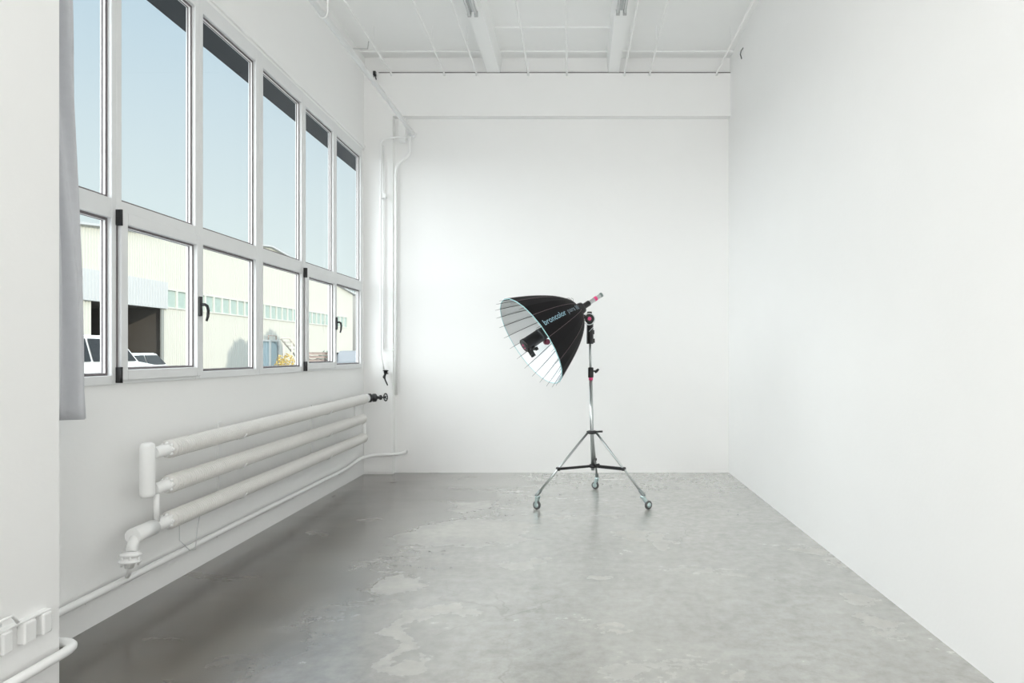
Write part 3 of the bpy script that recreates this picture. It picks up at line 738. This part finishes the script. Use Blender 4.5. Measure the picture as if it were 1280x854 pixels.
bb.build('side_wall', CREAM, wr); bb = MB(); bb.prism([(XW - .06, Y0w, -.02), (XW - .06, Y0w, gz(Y0w)), (XW - 30, Y0w, gz(Y0w)), (XW - 30, Y0w, -.02)], (0, .1, 0))
bb.build('side_wall', CREAM, wr)
bb = MB(); yc = 2.15 * 25
for ya, yb in ((Y0w - .3, yc), (yc, Y1w + .3)):
    bb.prism([(XW + .25, ya, gz(ya)), (XW + .25, yb, gz(yb)), (XW + .25, yb, gz(yb) + .12), (XW + .25, ya, gz(ya) + .12)], (-30, 0, 0))
bb.build('roof', PALEM, wr)
bb = MB(); bb.box(XW - 9, XW - .05, D0 - .3, D0, -.02, DZ + .3); bb.box(XW - 9, XW - .05, D1, D1 + .3, -.02, DZ + .3); bb.box(XW - 9.2, XW - 9, D0 - .3, D1 + .3, -.02, DZ + .3); bb.box(XW - 9, XW - .05, D0 - .3, D1 + .3, DZ, DZ + .3)
bb.build('loading_bay', mat('brown_bay_wall', (.10, .085, .07), .9, noise=.2, nscale=1), wr)
bb = MB(); corr(D0 - 1.4, wy(206.5), DZ, H + .172 * 25, XW + .14, .24, .05); bb.box(XW + .04, XW + .13, D0 - 1.4, wy(206.5), DZ, H + .172 * 25)
bb.build('door_header', PALEM, wr)
MB().box(XW + .02, XW + .1, D1 - .25, D1, -.02, DZ).build('door_jamb', mat('grey_jamb', (.3, .3, .27), .7), wr)
nwin = 30; pw = (BY1 - BY0) / nwin
f0 = None
for k in range(nwin):
    y0_ = BY0 + k * pw
    if f0 is None:
        bb = MB(); ring(bb, XW - .06, XW + .07, y0_, y0_ + pw, HB0, HB1, .09); f0 = bb.build('window', FRAMEW, wr)
        p0_ = MB().box(XW - .04, XW + .0, y0_ + .09, y0_ + pw - .09, HB0 + .09, HB1 - .09).build('pane', FARGLASS, f0)
    else:
        c = f0.copy(); COL.objects.link(c); c.parent = wr; c.location = Vector(f0.location) + Vector((0, pw * k, 0))
        g = p0_.copy(); COL.objects.link(g); g.parent = c
# grey block building beyond
gb = empty('grey_building', (-27, 84, 0)); tag(gb, 'grey block building standing beyond the warehouse corner at the last pane', 'building')
bb = MB(); bb.box(-40, -26.2, 79, 92, -.02, 8.4); bb.build('wall', mat('grey_block_wall', (.30, .29, .27), .9, noise=.1, nscale=1.5), gb)
bb = MB(); bb.box(-40.2, -26, 78.8, 92.2, 8.4, 8.65); bb.build('parapet', mat('pale_grey_parapet', (.42, .41, .39), .9), gb)

# trees: trunk + leafy crown of many small leaf cards
def leafmat(n_, c): return mat(n_, c, .7, noise=.35, nscale=3)
def tree(x, y, h, cr_r, lm, label, shape='round', n=1500, leaf=.28, cat='tree', group=None, name='leafy_tree', z0=0.0):
    t = empty(name, (x, y, 0)); tag(t, label, cat, group)
    bb = MB(); bb.tube([(x, y, -.05), (x + .05, y, h * .3), (x, y, h * .7)], [.04 * h ** .7 * .5, .03 * h ** .7 * .5, .01], 8); bb.build('trunk', mat('bark', (.12, .09, .07), .9, noise=.3), t)
    bb = MB(); rnd = random.Random(int(x * 31 + y * 7))
    for k in range(n):
        if shape == 'cone':
            u = rnd.random() ** .7; zz = h * (1 - u * .88); r = cr_r * u * (.55 + .45 * rnd.random()) * (1 - .25 * math.sin(u * 30))
            a = rnd.random() * 6.283; c = Vector((x + r * math.cos(a), y + r * math.sin(a), zz))
        else:
            v_ = Vector((rnd.gauss(0, 1), rnd.gauss(0, 1), rnd.gauss(0, 1))).normalized() * (rnd.random() ** .4)
            hh_ = (h - z0) / 2 * .9
            c = Vector((x + v_.x * cr_r, y + v_.y * cr_r, z0 + (h - z0) * .55 + v_.z * hh_))
        a = Vector((rnd.gauss(0, 1), rnd.gauss(0, 1), rnd.gauss(0, 1))).normalized(); b_ = a.orthogonal().normalized(); l = leaf * (.6 + .8 * rnd.random())
        w1 = bb.b.verts.new(c - a * l); w2 = bb.b.verts.new(c + b_ * l * .4); w3 = bb.b.verts.new(c + a * l); w4 = bb.b.verts.new(c - b_ * l * .4)
        bb.b.faces.new((w1, w2, w3, w4))
    bb.build('foliage', lm, t)
    return t
G1 = leafmat('dark_green_leaves', (.05, .085, .05)); G2 = leafmat('grey_green_leaves', (.16, .21, .17)); YL = leafmat('yellow_leaves', (.42, .29, .06))
tree(-36, 103, 12.6, 3.0, G2, 'green tree top showing past the warehouse corner in the last pane', n=900)
# two conifers beside this building (their shadows fall on the warehouse wall)
tree(-7.0, 38.4, 10.4, 2.1, G1, 'lowest and nearest of the three trees standing beside the studio wall', 'round', 2600, .30, z0=5)
tree(-7.0, 43.2, 11.2, 2.1, G1, 'middle one of the three trees standing beside the studio wall', 'round', 2600, .34, z0=4)
tree(-7.0, 49.0, 12.9, 3.0, G1, 'tall conifer, farthest of the three trees beside the studio wall', 'cone', 4200, .34)
ys = px(357, 0, X=-14.5); tree(-14.5, ys.y, 1.4, .5, YL, 'yellow flowering shrub in the yard below the fourth window', n=380, leaf=.07, cat='shrub', name='yellow_shrub')
ys = px(408, 0, X=-15.5); tree(-15.5, ys.y, 1.6, .6, G2, 'grey green shrub in the yard seen through the opening sash at right', n=700, leaf=.1, cat='shrub', name='green_shrub')
# blue grey storage container
cy = px(338, 0, X=-18); cn = empty('storage_container', (-18, cy.y, 0)); tag(cn, 'blue grey storage container standing in front of the warehouse wall', 'container')
bb = MB()
def box_corr(bm_, x0, x1, y0, y1, z0, z1, p=.22, dp=.03):
    ring_ = []
    def side(ax0, ax1, fix, along, sgn):
        n = max(1, round(abs(ax1 - ax0) / p)); st_ = (ax1 - ax0) / n
        for k in range(n):
            for f_, o_ in ((0, 0), (.4, 0), (.5, -dp), (.9, -dp)):
                q_ = ax0 + (k + f_) * st_
                ring_.append((q_, fix + sgn * o_) if along == 'x' else (fix + sgn * o_, q_))
    side(x0, x1, y0, 'x', -1); side(y0, y1, x1, 'y', 1); side(x1, x0, y1, 'x', 1); side(y1, y0, x0, 'y', -1)
    bm_.rings([[Vector((a, c, z0)) for a, c in ring_], [Vector((a, c, z1)) for a, c in ring_]], smooth=False)
box_corr(bb, -18.7, -18, cy.y - .1, cy.y + 1.0, .1, 2.1); bb.build('body', mat('blue_grey_paint', (.20, .27, .30), .6, noise=.1), cn)
bb = MB(); 
for z_ in (0, 2.1): ring_z = z_; bb.box(-18.75, -17.95, cy.y - .15, cy.y + 1.05, z_ if z_ else -.02, z_ + .1)
for (a_, c_) in ((-18.02, cy.y - .13), (-18.02, cy.y + .93)): bb.box(a_, a_ + .09, c_, c_ + .09, 0, 2.15)
bb.build('corner_frame', mat('grey_paint', (.32, .34, .34), .6), cn)
bb = MB(); bb.tube([(-18.1, cy.y - .05, 2.2), (-18.1, cy.y - .05, 2.45), (-18.1, cy.y + .95, 2.45), (-18.1, cy.y + .95, 2.2)], .03, 6); bb.build('guard_rail', mat('brown_rail', (.25, .18, .14), .6), cn)
# inclined conveyor frame
bb = MB(); a0, a1 = Vector((-17.5, cy.y + .2, 2.3)), Vector((-17.4, cy.y + 3.3, .6))
for o_ in (0, .5):
    bb.tube([a0 + Vector((o_, 0, 0)), a1 + Vector((o_, 0, 0))], .05, 6)
for k in range(9):
    P = a0 + (a1 - a0) * (k / 8); bb.tube([P, P + Vector((.5, 0, 0))], .03, 6)
for k in (1, 5): P = a0 + (a1 - a0) * (k / 8); bb.tube([P, Vector((P.x, P.y, 0))], .04, 6); bb.tube([P + Vector((.5, 0, 0)), Vector((P.x + .5, P.y, 0))], .04, 6)
tag(bb.build('inclined_frame', mat('beige_frame', (.55, .50, .42), .6)), 'beige sloping ladder frame beside the blue grey container', 'frame')
# pallet stack
py = px(391, 0, X=-14).y
bb = MB()
for k in range(8):
    z_ = k * .19
    for s_ in (0, .5, 1.0): bb.box(-14.6, -13.4, py + s_, py + s_ + .1, z_, z_ + .11)
    for s_ in range(5): bb.box(-14.6 + s_ * .27, -14.6 + s_ * .27 + .13, py - .05, py + 1.15, z_ + .11, z_ + .14)
tag(bb.build('pallet_stack', mat('weathered_wood', (.36, .28, .24), .85, noise=.2)), 'stack of weathered wooden pallets in the yard by the shrub', 'pallet stack')

# vehicles
def car(x, y, rot, paint, label, Ht=1.75, Lc=4.5, kind='suv'):
    t = empty('parked_car', (x, y, 0)); tag(t, label, 'car')
    W = .92; ca, sa = math.cos(rot), math.sin(rot)
    def T(p): return Vector((x + p[0] * ca - p[1] * sa, y + p[0] * sa + p[1] * ca, p[2]))
    hl = Lc / 2; z1 = Ht * .56
    if kind == 'suv': pr_ = [(-hl, .35), (-hl, z1), (-hl + .1, z1 + .1), (-hl + .25, Ht - .08), (-hl + .5, Ht), (hl - 1.9, Ht), (hl - 1.65, Ht - .06), (hl - 1.05, z1 + .08), (hl - .1, z1 - .06), (hl, z1 - .25), (hl, .35)]
    else: pr_ = [(-hl, .32), (-hl, z1 + .05), (-hl + .6, z1 + .1), (-hl + 1.2, Ht - .03), (-hl + 1.6, Ht), (hl - 2.0, Ht), (hl - 1.75, Ht - .04), (hl - 1.1, z1 + .06), (hl - .1, z1 - .1), (hl, z1 - .28), (hl, .32)]
    bb = MB(); rings_ = []
    for s_, inn in ((-1, 1), (-.96, 0), (0, 0), (.96, 0), (1, 1)):
        rg_ = []
        for (a, z_) in pr_:
            tw = 1 - .2 * max(0, (z_ - z1) / (Ht - z1)); q_ = .97 if inn else 1
            rg_.append(T((a * (.985 if inn else 1), s_ * W * tw, z_ * q_ + (1 - q_) * .7)))
        rings_.append(rg_)
    bb.rings(rings_, smooth=False); bb.build('body', paint, t)
    gm = mat('dark_car_glass', (.02, .022, .025), .08)
    bb = MB(); zt, zb_ = Ht - .1, z1 + .1
    for s_ in (-1, 1):
        yb_, yt = W * 1.002, W * .845
        for (a0_, a1_, b0_, b1_) in ((-hl + .35, -hl + 1.5, -hl + .5, -hl + 1.45), (-hl + 1.6, hl - 1.2, -hl + 1.55, hl - 1.75)):
            v1 = [T((a0_, s_ * yb_, zb_)), T((a1_, s_ * yb_, zb_)), T((b1_, s_ * yt, zt)), T((b0_, s_ * yt, zt))]
            bb.prism(v1, T((0, s_ * .012, 0)) - T((0, 0, 0)))
    v1 = [T((hl - 1.09, -W * .88, zb_)), T((hl - 1.09, W * .88, zb_)), T((hl - 1.62, W * .78, zt)), T((hl - 1.62, -W * .78, zt))]
    bb.prism(v1, T((.02, 0, .015)) - T((0, 0, 0))); bb.build('windows', gm, t)
    for a in (-hl + .85, hl - .85):
        for s_ in (-1, 1):
            bb = MB(); ax_ = T((0, 1, 0)) - T((0, 0, 0)); c_ = T((a, s_ * (W - .1), .33)); bb.lathe(c_ - ax_ * .11, ax_, [(0, .2), (.01, .33), (.21, .33), (.22, .2)], 20)
            wl = bb.build('wheel', RUBBER, t); bb = MB(); bb.lathe(c_ - ax_ * .115, ax_, [(0, .05), (.005, .19), (.225, .19), (.23, .05)], 12); bb.build('wheel_rim', mat('alloy', (.5, .5, .5), .4, .8), wl)
    for s_ in (-1, 1):
        bb = MB(); c_ = T((hl - .02, s_ * .68, z1 - .2)); bb.obox(c_, (T((1, 0, 0)) - T((0, 0, 0))), (T((0, 1, 0)) - T((0, 0, 0))), Vector((0, 0, 1)), .08, .34, .14, .02); bb.build('headlight', mat('lamp_glass', (.7, .7, .68), .1), t)
WP = mat('white_car_paint', (.80, .80, .78), .25); SP = mat('silver_car_paint', (.16, .17, .18), .3, .5); NP = mat('navy_car_paint', (.03, .035, .045), .3)
car(-14.5, 19.3, R_(90), WP, 'white high roofed car parked behind the nearest panes', 1.92, 4.6)
car(-20.5, 30.6, R_(100), WP, 'white low car parked in front of the dark loading bay', 1.42, 4.6, 'sedan')
car(-29, 41.0, R_(95), NP, 'dark vehicle standing inside the shaded loading bay', 1.9, 4.8)
car(-11.8, 35.9, R_(88), SP, 'grey car parked in shade seen through the last lower pane', 1.55, 4.4, 'sedan')
